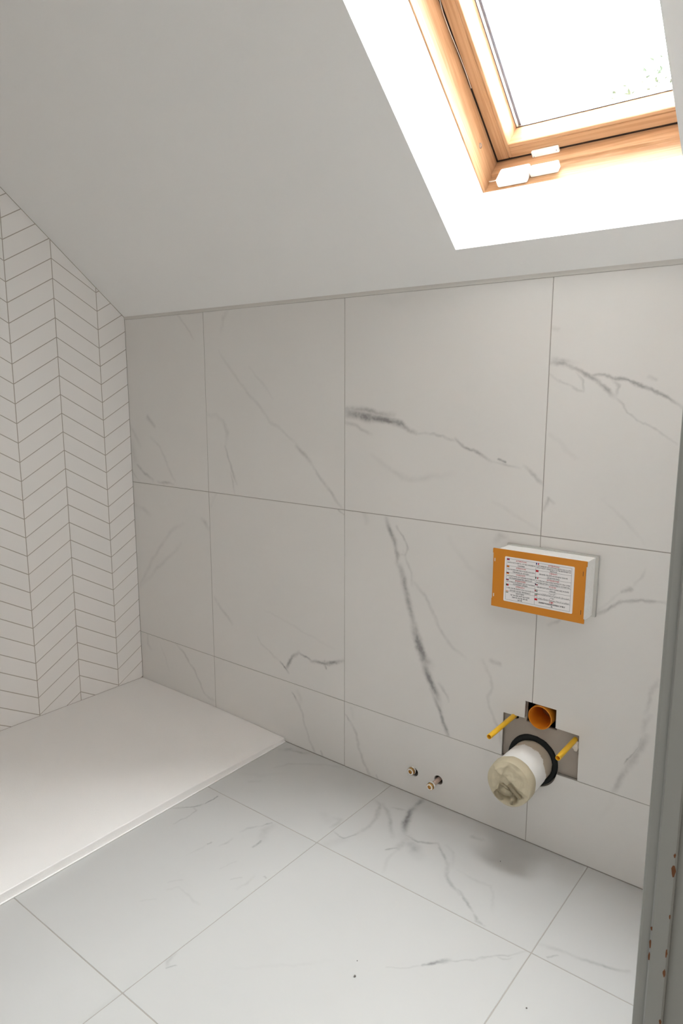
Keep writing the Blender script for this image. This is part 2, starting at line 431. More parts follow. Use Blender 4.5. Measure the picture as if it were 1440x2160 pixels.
def wood(name, along):
    mt, N, L, B = new_mat(name)
    tc = N.new('ShaderNodeTexCoord'); mp = N.new('ShaderNodeMapping')
    L.new(tc.outputs['Object'], mp.inputs['Vector'])
    if along != 'x':
        m0 = N.new('ShaderNodeMapping'); m0.inputs['Rotation'].default_value = (math.atan(SL), 0, 0)
        L.new(tc.outputs['Object'], m0.inputs['Vector']); L.new(m0.outputs[0], mp.inputs['Vector'])
    mp.inputs['Scale'].default_value = (1.2, 26, 26) if along == 'x' else (26, 1.2, 26)
    nz = N.new('ShaderNodeTexNoise'); nz.inputs['Scale'].default_value = 1.6; nz.inputs['Detail'].default_value = 4; nz.inputs['Distortion'].default_value = 1.1
    L.new(mp.outputs[0], nz.inputs['Vector'])
    wv = N.new('ShaderNodeMath'); wv.operation = 'MULTIPLY'; wv.inputs[1].default_value = 5.0; L.new(nz.outputs['Fac'], wv.inputs[0])
    pp = N.new('ShaderNodeMath'); pp.operation = 'PINGPONG'; pp.inputs[1].default_value = 0.5; L.new(wv.outputs[0], pp.inputs[0])
    cr = N.new('ShaderNodeValToRGB')
    cr.color_ramp.elements[0].position = 0.0; cr.color_ramp.elements[0].color = (0.37, 0.20, 0.098, 1)
    cr.color_ramp.elements[1].position = 0.5; cr.color_ramp.elements[1].color = (0.47, 0.275, 0.15, 1)
    L.new(pp.outputs[0], cr.inputs[0]); L.new(cr.outputs[0], B.inputs['Base Color'])
    B.inputs['Roughness'].default_value = 0.5; B.inputs['Specular IOR Level'].default_value = 0.2
    return mt
WOODX = wood('varnished_pine_rail', 'x'); WOODS = wood('varnished_pine_stile', 's')

def make_glass():
    mt = bpy.data.materials.new('window_glass'); mt.use_nodes = True
    N = mt.node_tree.nodes; L = mt.node_tree.links; N.clear()
    o = N.new('ShaderNodeOutputMaterial'); t = N.new('ShaderNodeBsdfTransparent'); g = N.new('ShaderNodeBsdfGlossy'); g.inputs['Roughness'].default_value = 0.02
    t.inputs[0].default_value = (0.95, 0.965, 0.96, 1)
    fr = N.new('ShaderNodeFresnel'); fr.inputs[0].default_value = 1.45; mx = N.new('ShaderNodeMixShader')
    L.new(fr.outputs[0], mx.inputs[0]); L.new(t.outputs[0], mx.inputs[1]); L.new(g.outputs[0], mx.inputs[2]); L.new(mx.outputs[0], o.inputs[0])
    return mt
GLASS = make_glass()

# ------------------------------------------------------------------ room shell
XR = 2.106           # room face of the right wall
YF = -2.10           # room face of the front wall, behind the camera side
ZC = 2.30            # flat part of the ceiling
WX = [0.0, 0.434, 1.030, 1.632, XR]
WZ = [0.0, 0.2165, 0.8165, 1.418]
G = 0.0022           # joint width of the large tiles
PC = (1.637, 0.2285)  # soil pipe axis on the back wall (x, z)
FC = (1.655, 0.354)  # flush pipe axis
NOTCH = [(1.555, WZ[1]), (1.555, 0.3375), (1.6135, 0.3395), (1.6135, 0.3860), (1.695, 0.3850), (1.695, 0.3370), (1.7545, 0.3355), (1.7565, WZ[1])]
VALVES = [(1.2862, 0.0715, 0.0138), (1.3675, 0.0755, 0.0138)]
XZ = lambda u, v, d: Vector((u, d, v))
def holes_all(): return [circle(a, b, r, 24) for a, b, r in VALVES]

# bottom arc that the soil pipe hole cuts below the joint
RH = 0.068
a0 = math.asin((WZ[1] - PC[1]) / RH)
arcx = RH * cos(a0)
arc = [(PC[0] + (RH + 0.0012 * sin(9 * t)) * cos(a0 - (pi + 2 * a0) * t), PC[1] + (RH + 0.0012 * sin(9 * t)) * sin(a0 - (pi + 2 * a0) * t)) for t in [i / 24 for i in range(25)]]
# union outline of notch and arc, used for the bedding layer behind the tiles
q = 0.0015
wide = [(-q, q), (-q, q), (-q, q), (-q, q), (q, q), (q, q), (q, q), (q, q)]
cut = [(a + u, b + (v if k not in (0, 7) else 0)) for k, ((a, b), (u, v)) in enumerate(zip(NOTCH, wide))] + [(PC[0] + (a - PC[0]) * 1.02, PC[1] + (b - PC[1]) * 1.02 if k not in (0, 24) else b) for k, (a, b) in enumerate(arc)]
wall_back = extrude_poly('wall_back', [[(-0.12, -0.12), (XR + 0.14, -0.12), (XR + 0.14, 1.445), (-0.12, 1.445)], cut] + [circle(a, b, r + 0.001, 24) for a, b, r in VALVES], 0.0010, 0.0105, XZ, GROUT)
tag(wall_back, 'back wall clad in large grey veined white marble tiles', kind='structure')
fl_hole = [(1.6145, 0.326), (1.6145, 0.3855), (1.695, 0.3845), (1.695, 0.326)]
bd = extrude_poly('cement_board', [[(-0.12, -0.12), (XR + 0.14, -0.12), (XR + 0.14, 1.445), (-0.12, 1.445)],
                  circle(PC[0], PC[1], 0.0665, 48, 0.0007, 3), fl_hole, circle(1.585, 0.3335, 0.0095, 20)] + [circle(a, b, r + 0.002, 24) for a, b, r in VALVES],
                  0.0106, 0.024, XZ, BOARD, wall_back)
tag(bd, 'grey-brown cement board in the cut-out behind the tiles')
cav = bmesh.new()
add_box(cav, (-0.12, 0.16, -0.12), (XR + 0.14, 0.20, 1.45))
for a, b in (((-0.12, 0.0241, -0.14), (XR + 0.14, 0.16, -0.12)), ((-0.12, 0.0241, 1.43), (XR + 0.14, 0.16, 1.45)), ((-0.14, 0.0241, -0.14), (-0.12, 0.16, 1.45)), ((XR + 0.14, 0.0241, -0.14), (XR + 0.16, 0.16, 1.45))):
    add_box(cav, a, b)
link('wall_cavity', bm_mesh(cav, 'wall_cavity'), CAVITY, wall_back)

def rect(x0, x1, y0, y1): return [(x0, y0), (x1, y0), (x1, y1), (x0, y1)]
def wall_tile(i, j):
    key = 'w%d%d' % (i, j)
    x0, x1 = WX[i] + (G / 2 if i else 0.001), WX[i + 1] - (G / 2 if i < 3 else 0)
    z0, z1 = WZ[j] + (G / 2 if j else 0.0015), WZ[j + 1] - (G / 2 if j < 2 else 0)
    c = Vector(((x0 + x1) / 2, 0, (z0 + z1) / 2))
    mt = marble('marble_wall_tile', MARB, VEINS.get(key, []), 'xz', c)
    f = lambda u, v, d: Vector((u, d, v)) - c
    if key in ('w21', 'w31', 'w20', 'w30'):
        if key == 'w21':
            lp = [(x0, z0), (1.555, z0), (1.555, 0.3375), (1.6135, 0.3395), (1.6135, 0.3860), (x1, 0.3858), (x1, z1), (x0, z1)]
        elif key == 'w31':
            lp = [(x0, 0.3857), (1.695, 0.3850), (1.695, 0.3370), (1.7545, 0.3355), (1.7565, z0), (x1, z0), (x1, z1), (x0, z1)]
        elif key == 'w20':
            ar = [p for p in reversed(arc) if p[0] < x1 - 1e-4 and p[1] < z1 - 1e-4]
            ar = sorted(ar, key=lambda p: -math.atan2(p[1] - PC[1], p[0] - PC[0]) if p[1] < PC[1] else 0)
            ar = sorted(ar, key=lambda p: -p[0])
            zb = PC[1] - sqrt(RH * RH - (x1 - PC[0]) ** 2)
            lp = [(x0, z0), (x1, z0), (x1, zb)] + ar + [(PC[0] - arcx, z1), (x0, z1)]
        else:
            ar = sorted([p for p in arc if p[0] > x0 + 1e-4 and p[1] < z1 - 1e-4], key=lambda p: p[0])
            zb = PC[1] - sqrt(RH * RH - (x0 - PC[0]) ** 2)
            lp = [(x0, z0), (x1, z0), (x1, z1), (PC[0] + arcx, z1)] + ar[::-1] + [(x0, zb)]
        loops = [lp] + (holes_all() if key == 'w20' else [])
        return extrude_poly('tile', loops, 0.0, 0.009, f, mt, wall_back, c)
    return box('tile', (x0, 0, z0), (x1, 0.009, z1), mt, wall_back, lambda x, y, z: Vector((x, y, z)) - c, 0.0006, 1, c)
MARB = (0.695, 0.672, 0.648)
for i in range(4):
    for j in range(3): wall_tile(i, j)
# grey mastic bead between the tile tops and the slope
bead = prism('mastic_bead', [(0.0090, 1.4185), (-0.0012, 1.4185), (-0.0016, 1.424), (-0.0012, 1.4295), (0.009, 1.4295)], 0.0, XR, lambda x, y, z: Vector((x, y, z)), plain('grey_mastic', (0.60, 0.575, 0.54), 0.8, 0.2), wall_back)

# ---- chevron wall on the left
wall_left = box('wall_left', (-0.12, YF - 0.1, -0.12), (-0.0008, 0.0, 2.7), GROUT_CHEV)
tag(wall_left, 'left wall tiled in small white chevron tiles with beige grout', kind='structure')
CW, CP, CG = 0.1621, 0.0642, 0.0031
DZ = 0.0925
V0 = 0.0280
def clip(poly, fn):
    out = []
    for k in range(len(poly)):
        p, q = poly[k], poly[(k + 1) % len(poly)]; a, b = fn(p), fn(q)
        if a >= 0: out.append(p)
        if (a >= 0) != (b >= 0):
            t = a / (a - b); out.append((p[0] + (q[0] - p[0]) * t, p[1] + (q[1] - p[1]) * t))
    return out
TRAY_Z = 0.0240
def chev_mesh(poly):
    bm = bmesh.new()
    A = [bm.verts.new((0.0, y, z)) for y, z in poly]; Bv = [bm.verts.new((-0.006, y, z)) for y, z in poly]
    bm.faces.new(A); bm.faces.new(Bv[::-1]); n = len(poly)
    for i in range(n): bm.faces.new((A[i], A[(i + 1) % n], Bv[(i + 1) % n], Bv[i]))
    me = bm_mesh(bm, 'chevron_tile'); me.materials.append(CHEV); return me
shared = {}
for c in range(7):
    yb = 0.0 - (0.1122 if c == 0 else 0.1122 + CW * c)        # far (left) edge of this column
    yt = yb + CW
    rise = (c % 2 == 0)                                       # column 0 rises towards the corner
    for k in range(-2, 34):
        zl = V0 + CP * k
        # bottom edge of the tile: z at left edge (yb) and right edge (yt)
        za, zb = (zl, zl + DZ) if rise else (zl + DZ, zl)
        kk = CG / 2
        full = [(yb + kk, za + kk), (yt - kk, zb + kk), (yt - kk, zb + CP - kk), (yb + kk, za + CP - kk)]
        p = clip(full, lambda q: -0.0006 - q[0])
        p = clip(p, lambda q: q[1] - TRAY_Z) if len(p) > 2 else p
        p = clip(p, lambda q: ZT - 0.0035 - SL * q[0] - q[1]) if len(p) > 2 else p
        p = clip(p, lambda q: ZC - 0.003 - q[1]) if len(p) > 2 else p
        if len(p) < 3: continue
        ar = abs(sum(p[i][0] * p[(i + 1) % len(p)][1] - p[(i + 1) % len(p)][0] * p[i][1] for i in range(len(p)))) / 2
        if ar < 2e-5: continue
        cy, cz = (yb + yt) / 2, zl
        loc = [(a - cy, b - cz) for a, b in p]
        whole = len(p) == 4 and all(abs(u[0] - v[0]) < 1e-7 and abs(u[1] - v[1]) < 1e-7 for u, v in zip(p, full))
        if whole:
            if rise not in shared: shared[rise] = chev_mesh(loc)
            me = shared[rise]
        else: me = chev_mesh(loc)
        link('chevron_tile', me, None, wall_left, (0, cy, cz))

# ---- floor
FX = [0.783, 1.207, 1.796, XR + 0.0]
FY = [-0.001, -0.3435, -0.934, -1.525, YF]
floor = box('floor', (-0.12, YF - 0.1, -0.10), (XR + 0.02, 0.0008, -0.0008), GROUT)
tag(floor, 'floor of large white marble tiles with thin grey joints', kind='structure')
FMARB = (0.505, 0.50, 0.49)
for i in range(3):
    for j in range(4):
        x0, x1 = FX[i] + (G / 2 if i else 0), FX[i + 1] - (G / 2 if i < 2 else 0)
        y1, y0 = FY[j] - (G / 2 if j else 0), FY[j + 1] + (G / 2 if j < 3 else 0)
        c = Vector(((x0 + x1) / 2, (y0 + y1) / 2, 0))
        mt = marble('marble_floor_tile', FMARB, VEINS.get('f%d%d' % (i, j), []), 'xy', c, 0.30)
        box('tile', (x0, y0, -0.009), (x1, y1, 0), mt, floor, lambda x, y, z: Vector((x, y, z)) - c, 0.0006, 1, c)

# ---- sloping ceiling with the skylight opening
RX0, RX1, RS0, RS1 = 1.418, 1.931, 0.0955, 0.885
stop = (ZC - ZT) / SL * _h
ceil = extrude_poly('ceiling', [[(-0.12, -0.03), (XR + 0.02, -0.03), (XR + 0.02, stop), (-0.12, stop)],
                                rect(RX0, RX1, RS0, RS1)], 0.0, 0.06, lambda u, v, d: roof(u, v, d), PAINT)
tag(ceil, 'white painted sloping ceiling with deep skylight opening', kind='structure')
yc = -(ZC - ZT) / SL
box('flat_ceiling', (-0.12, YF - 0.1, ZC), (XR + 0.02, yc + 0.02, ZC + 0.08), PAINT, ceil)
# reveals of the skylight shaft
for nm, a, b in (('reveal_panel', (RX0 - 0.02, RS0 - 0.02, 0.0605), (RX0, RS1 + 0.02, 0.20)), ('reveal_panel', (RX1, RS0 - 0.02, 0.0605), (RX1 + 0.02, RS1 + 0.02, 0.20)),
                 ('reveal_panel', (RX0, RS0 - 0.02, 0.0605), (RX1, RS0, 0.20)), ('reveal_panel', (RX0, RS1, 0.0605), (RX1, RS1 + 0.02, 0.20))):
    box(nm, a, b, REVEAL, ceil, roof)
# white finish over the cut edge of the slab so that the reveal reads as one white board
e = 0.0012
for a, b in (((RX0 - 0.0002, RS0, 0.0004), (RX0 + e, RS1, 0.2)), ((RX1 - e, RS0, 0.0004), (RX1 + 0.0002, RS1, 0.2)), ((RX0, RS0 - 0.0002, 0.0004), (RX1, RS0 + e, 0.2)), ((RX0, RS1 - e, 0.0004), (RX1, RS1 + 0.0002, 0.2))):
    box('reveal_board', a, b, REVEAL, ceil, roof)

# ---- roof window
win = bpy.data.objects.new('window_1', None); COL.objects.link(win)
tag(win, 'pine framed roof window set deep in the white shaft', kind='structure')
FX0, FX1 = 1.4225, 1.9265
FS0, FS1 = 0.0965, 0.8815
SX = lambda x, s, d: roof(x, s, d)
def rail(nm, prof, x0, x1, mat, bev=0.0012): return prism(nm, prof, x0, x1, lambda x, s, d: roof(x, s, d), mat, win, bev)
def stile(nm, prof, s0, s1, mat, bev=0.0012): return prism(nm, prof, s0, s1, lambda s, x, d: roof(x, s, d), mat, win, bev)
stile('frame_stile', [(FX0 - 0.045, 0.2005), (FX0, 0.2005), (FX0, 0.345), (FX0 - 0.045, 0.345)], FS0 - 0.05, FS1 + 0.05, WOODS)
stile('frame_stile', [(FX1 + 0.045, 0.2005), (FX1, 0.2005), (FX1, 0.345), (FX1 + 0.045, 0.345)], FS0 - 0.05, FS1 + 0.05, WOODS)
LED = 0.0075
rail('frame_rail', [(FS0 - 0.045, 0.2005), (FS0, 0.2005), (FS0, 0.250), (FS0 + 0.001, 0.256), (FS0 + LED - 0.001, 0.260), (FS0 + LED, 0.266), (FS0 + LED, 0.345), (FS0 - 0.045, 0.345)], FX0 + 0.0002, FX1 - 0.0002, WOODX, 0.0006)
rail('frame_rail', [(FS1 + 0.045, 0.2005), (FS1, 0.2005), (FS1, 0.345), (FS1 + 0.045, 0.345)], FX0 + 0.0002, FX1 - 0.0002, WOODX)
# sash
GA = 0.0068
SX0, SX1, SS0, SS1 = FX0 + GA, FX1 - GA, FS0 + LED + GA, FS1 - GA
SW, SWB = 0.038, 0.034
for x0, sg in ((SX0, 1), (SX1, -1)):
    stile('sash_stile', [(x0, 0.300), (x0 + sg * (SW - 0.010), 0.300), (x0 + sg * (SW - 0.009), 0.3022), (x0 + sg * (SW - 0.007), 0.3022), (x0 + sg * (SW - 0.006), 0.3002), (x0 + sg * (SW - 0.001), 0.3008), (x0 + sg * SW, 0.304), (x0 + sg * SW, 0.388), (x0, 0.388)], SS0, SS1, WOODS, 0.0)
for s0, sg in ((SS0, 1), (SS1, -1)):
    rail('sash_rail', [(s0, 0.300), (s0 + sg * (SWB - 0.010), 0.300), (s0 + sg * (SWB - 0.009), 0.3022), (s0 + sg * (SWB - 0.007), 0.3022), (s0 + sg * (SWB - 0.006), 0.3002), (s0 + sg * (SWB - 0.001), 0.3008), (s0 + sg * SWB, 0.304), (s0 + sg * SWB, 0.388), (s0, 0.388)], SX0 + SW, SX1 - SW, WOODX, 0.0)
# near-black strip set in the frame-to-sash gap to imitate its deep shade
bmg = bmesh.new()
add_box(bmg, (FX0 - 0.002, FS0, 0.304), (SX0 + 0.002, FS1, 0.330), roof); add_box(bmg, (SX1 - 0.002, FS0, 0.304), (FX1 + 0.002, FS1, 0.330), roof)
add_box(bmg, (FX0, FS0 + LED - 0.002, 0.304), (FX1, SS0 + 0.002, 0.330), roof); add_box(bmg, (FX0, SS1 - 0.002, 0.304), (FX1, FS1 + 0.002, 0.330), roof)
tag(link('gap_shade_strip', bm_mesh(bmg, 'gap_shade_strip'), GAP_SHADE, win), 'dark strip standing in for the shade in the gap between frame and sash')
IX0, IX1, IS0, IS1 = SX0 + SW, SX1 - SW, SS0 + SWB, SS1 - SWB
box('pane', (IX0 - 0.006, IS0 - 0.006, 0.366), (IX1 + 0.006, IS1 + 0.006, 0.370), GLASS, win, roof)
bs = bmesh.new()
for a, b in (((IX0, IS0, 0.3645), (IX0 + 0.0016, IS1, 0.3659)), ((IX1 - 0.0012, IS0, 0.3645), (IX1, IS1, 0.3659)), ((IX0, IS0, 0.3645), (IX1, IS0 + 0.0018, 0.3659))): add_box(bs, a, b, roof)
link('glazing_gasket', bm_mesh(bs, 'glazing_gasket'), plain('glazing_gasket_grey', (0.05, 0.05, 0.06), 0.5), win)
bs = bmesh.new()
for a, b in (((IX0 + 0.0045, IS0, 0.3702), (IX0 + 0.0115, IS1, 0.380)), ((IX1 - 0.0085, IS0, 0.3702), (IX1 - 0.0025, IS1, 0.380)), ((IX0, IS1 - 0.007, 0.3702), (IX1, IS1, 0.380))): add_box(bs, a, b, roof)
link('glazing_spacer', bm_mesh(bs, 'glazing_spacer'), SPACER, win)
# bolt socket in the left frame stile
q = roof(FX0, 0.183, 0.2585)
revolve('bolt_socket', [(0.0, -0.001), (0.0034, -0.001), (0.0036, 0.0010), (0.0062, 0.0012), (0.0064, 0.0), (0.0, -0.002)], q, (1, 0, 0), SCREW, win, 24)

# ---- right wall with the door opening, landing beyond it
YJ, YD = -0.8145, -1.625          # far and near edge of the door opening
WT = 0.10
YZ = lambda u, v, d: Vector((d, u, v))
wr = extrude_poly('wall_right', [[(0.14, -0.12), (YJ + 0.028, -0.12), (YJ + 0.028, 2.03), (YD - 0.028, 2.03), (YD - 0.028, -0.12), (YF - 0.1, -0.12), (YF - 0.1, 2.7), (0.14, 2.7)]], XR, XR + WT, YZ, PAINT)
tag(wr, 'right wall holding the doorway the room is seen through', kind='structure')
wf = box('wall_front', (-0.12, YF - 0.12, -0.12), (XR + 0.10, YF, 2.7), PAINT); tag(wf, 'painted wall opposite the marble wall', kind='structure')
# landing
HX1, HY0, HY1 = 3.35, -2.9, -0.2
lf = box('floor_landing', (XR + 0.0201, HY0 - 0.1, -0.10), (HX1 + 0.1, HY1 + 0.1, -0.002), HFLOOR); tag(lf, 'landing floor outside the door', kind='structure')
lc = box('ceiling_landing', (XR + 0.021, HY0 - 0.1, 2.35), (HX1 + 0.1, HY1 + 0.1, 2.45), WALLP); tag(lc, 'landing ceiling outside the door', kind='structure')
for nm, a, b in (('wall_landing_side', (HX1, HY0 - 0.1, -0.1), (HX1 + 0.1, HY1 + 0.1, 2.45)), ('wall_landing_near', (XR - 0.2, HY0 - 0.1, -0.1), (HX1 + 0.1, HY0, 2.45)), ('wall_landing_far', (XR + WT, HY1, -0.1), (HX1 + 0.1, HY1 + 0.1, 2.45)), ('wall_landing_return', (XR - 0.2, HY0 - 0.1, -0.1), (XR + WT, YF - 0.121, 2.45))):
    tag(box(nm, a, b, WALLP), 'painted landing wall outside the bathroom door', kind='structure')
# door lining with its stop: far jamb, near jamb, head
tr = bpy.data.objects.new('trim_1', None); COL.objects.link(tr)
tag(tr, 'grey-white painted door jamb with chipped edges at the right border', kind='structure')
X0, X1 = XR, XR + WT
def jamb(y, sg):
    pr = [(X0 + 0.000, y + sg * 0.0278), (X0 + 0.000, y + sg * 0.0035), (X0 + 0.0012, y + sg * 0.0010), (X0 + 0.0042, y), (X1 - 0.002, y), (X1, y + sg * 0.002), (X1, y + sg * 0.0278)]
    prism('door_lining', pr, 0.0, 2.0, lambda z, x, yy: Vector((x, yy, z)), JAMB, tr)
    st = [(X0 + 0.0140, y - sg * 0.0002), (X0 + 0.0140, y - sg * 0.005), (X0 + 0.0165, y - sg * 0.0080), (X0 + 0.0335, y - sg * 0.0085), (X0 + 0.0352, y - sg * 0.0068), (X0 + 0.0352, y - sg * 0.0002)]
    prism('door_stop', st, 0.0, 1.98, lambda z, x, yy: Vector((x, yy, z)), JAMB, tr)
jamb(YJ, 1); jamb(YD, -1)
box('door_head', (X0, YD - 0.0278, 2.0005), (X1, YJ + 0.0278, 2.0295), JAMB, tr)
def chip(x, z, w, h, y, seed):
    r = random.Random(seed); bm = bmesh.new(); n = 11
    P = [(x + w * cos(2 * pi * i / n) * r.uniform(.6, 1.15), z + h * sin(2 * pi * i / n) * r.uniform(.7, 1.15)) for i in range(n)]
    A = [bm.verts.new((a, y, b)) for a, b in P]; B_ = [bm.verts.new((a, y - 0.0004, b)) for a, b in P]
    bm.faces.new(A); bm.faces.new(B_[::-1])
    for i in range(n): bm.faces.new((A[i], A[(i + 1) % n], B_[(i + 1) % n], B_[i]))
    link('paint_chip', bm_mesh(bm, 'paint_chip'), CHIPB, tr)
ys = YJ - 0.0084
for k, (x, z, w, h) in enumerate(((X0 + 0.0328, 0.6365, 0.0024, 0.0075), (X0 + 0.0328, 0.655, 0.0013, 0.0028), (X0 + 0.0332, 0.531, 0.0011, 0.006), (X0 + 0.0328, 0.505, 0.0016, 0.0052), (X0 + 0.0332, 0.440, 0.0018, 0.003), (X0 + 0.0332, 0.578, 0.0008, 0.003))):
    chip(x, z, w, h, ys, k)
for k, (z, h) in enumerate(((0.533, 0.0056), (0.516, 0.0060), (0.553, 0.0024))): chip(X0 + 0.0152, z, 0.0013, h, YJ - 0.0070, 30 + k)

# ------------------------------------------------------------------ shower tray
def tray():
    t = thing('shower_tray', 'low white stone-resin shower tray in the corner under the chevron wall', 'shower tray', (0.39, -0.75, 0))
    bm = bmesh.new(); nx, ny = 10, 24; x1 = 0.7775; y0 = -1.62
    def h(x, y):
        e_ = max(0, 1 - abs(y) / 0.45)
        z = 0.0236 - 0.0105 * max(0, (x - 0.40) / 0.38) ** 1.3 * e_
        return z
    top = [[bm.verts.new((x1 * i / nx, -0.0012 + (y0 + 0.0012) * j / ny, h(x1 * i / nx, y0 * j / ny))) for j in range(ny + 1)] for i in range(nx + 1)]
    for i in range(nx):
        for j in range(ny): bm.faces.new((top[i][j], top[i + 1][j], top[i + 1][j + 1], top[i][j + 1]))
    ed = [e2 for e2 in bm.edges if e2.is_boundary]
    r = bmesh.ops.extrude_edge_only(bm, edges=ed)
    for v in r['geom']:
        if isinstance(v, bmesh.types.BMVert): v.co.z = 0.0
    bmesh.ops.recalc_face_normals(bm, faces=bm.faces)
    sel = [e2 for e2 in bm.edges if len(e2.link_faces) == 2 and all(v.co.z > 0.005 for v in e2.verts) and abs(e2.link_faces[0].normal.dot(e2.link_faces[1].normal)) < 0.5]
    bmesh.ops.bevel(bm, geom=sel, offset=0.0022, segments=3, profile=0.5, affect='EDGES')
    me = bm_mesh(bm, 'tray_slab'); me.transform(Matrix.Translation((-0.39, 0.75, 0)))
    link('tray_slab', me, TRAY, t)
    # thin white silicone line along the front foot of the tray
    bm = bmesh.new(); add_box(bm, (x1 + 0.0002, y0, 0.0), (x1 + 0.0052, -0.0012, 0.0012)); me = bm_mesh(bm, 'silicone_bead'); me.transform(Matrix.Translation((-0.39, 0.75, 0)))
    link('silicone_bead', me, TRAY, t)
tray()

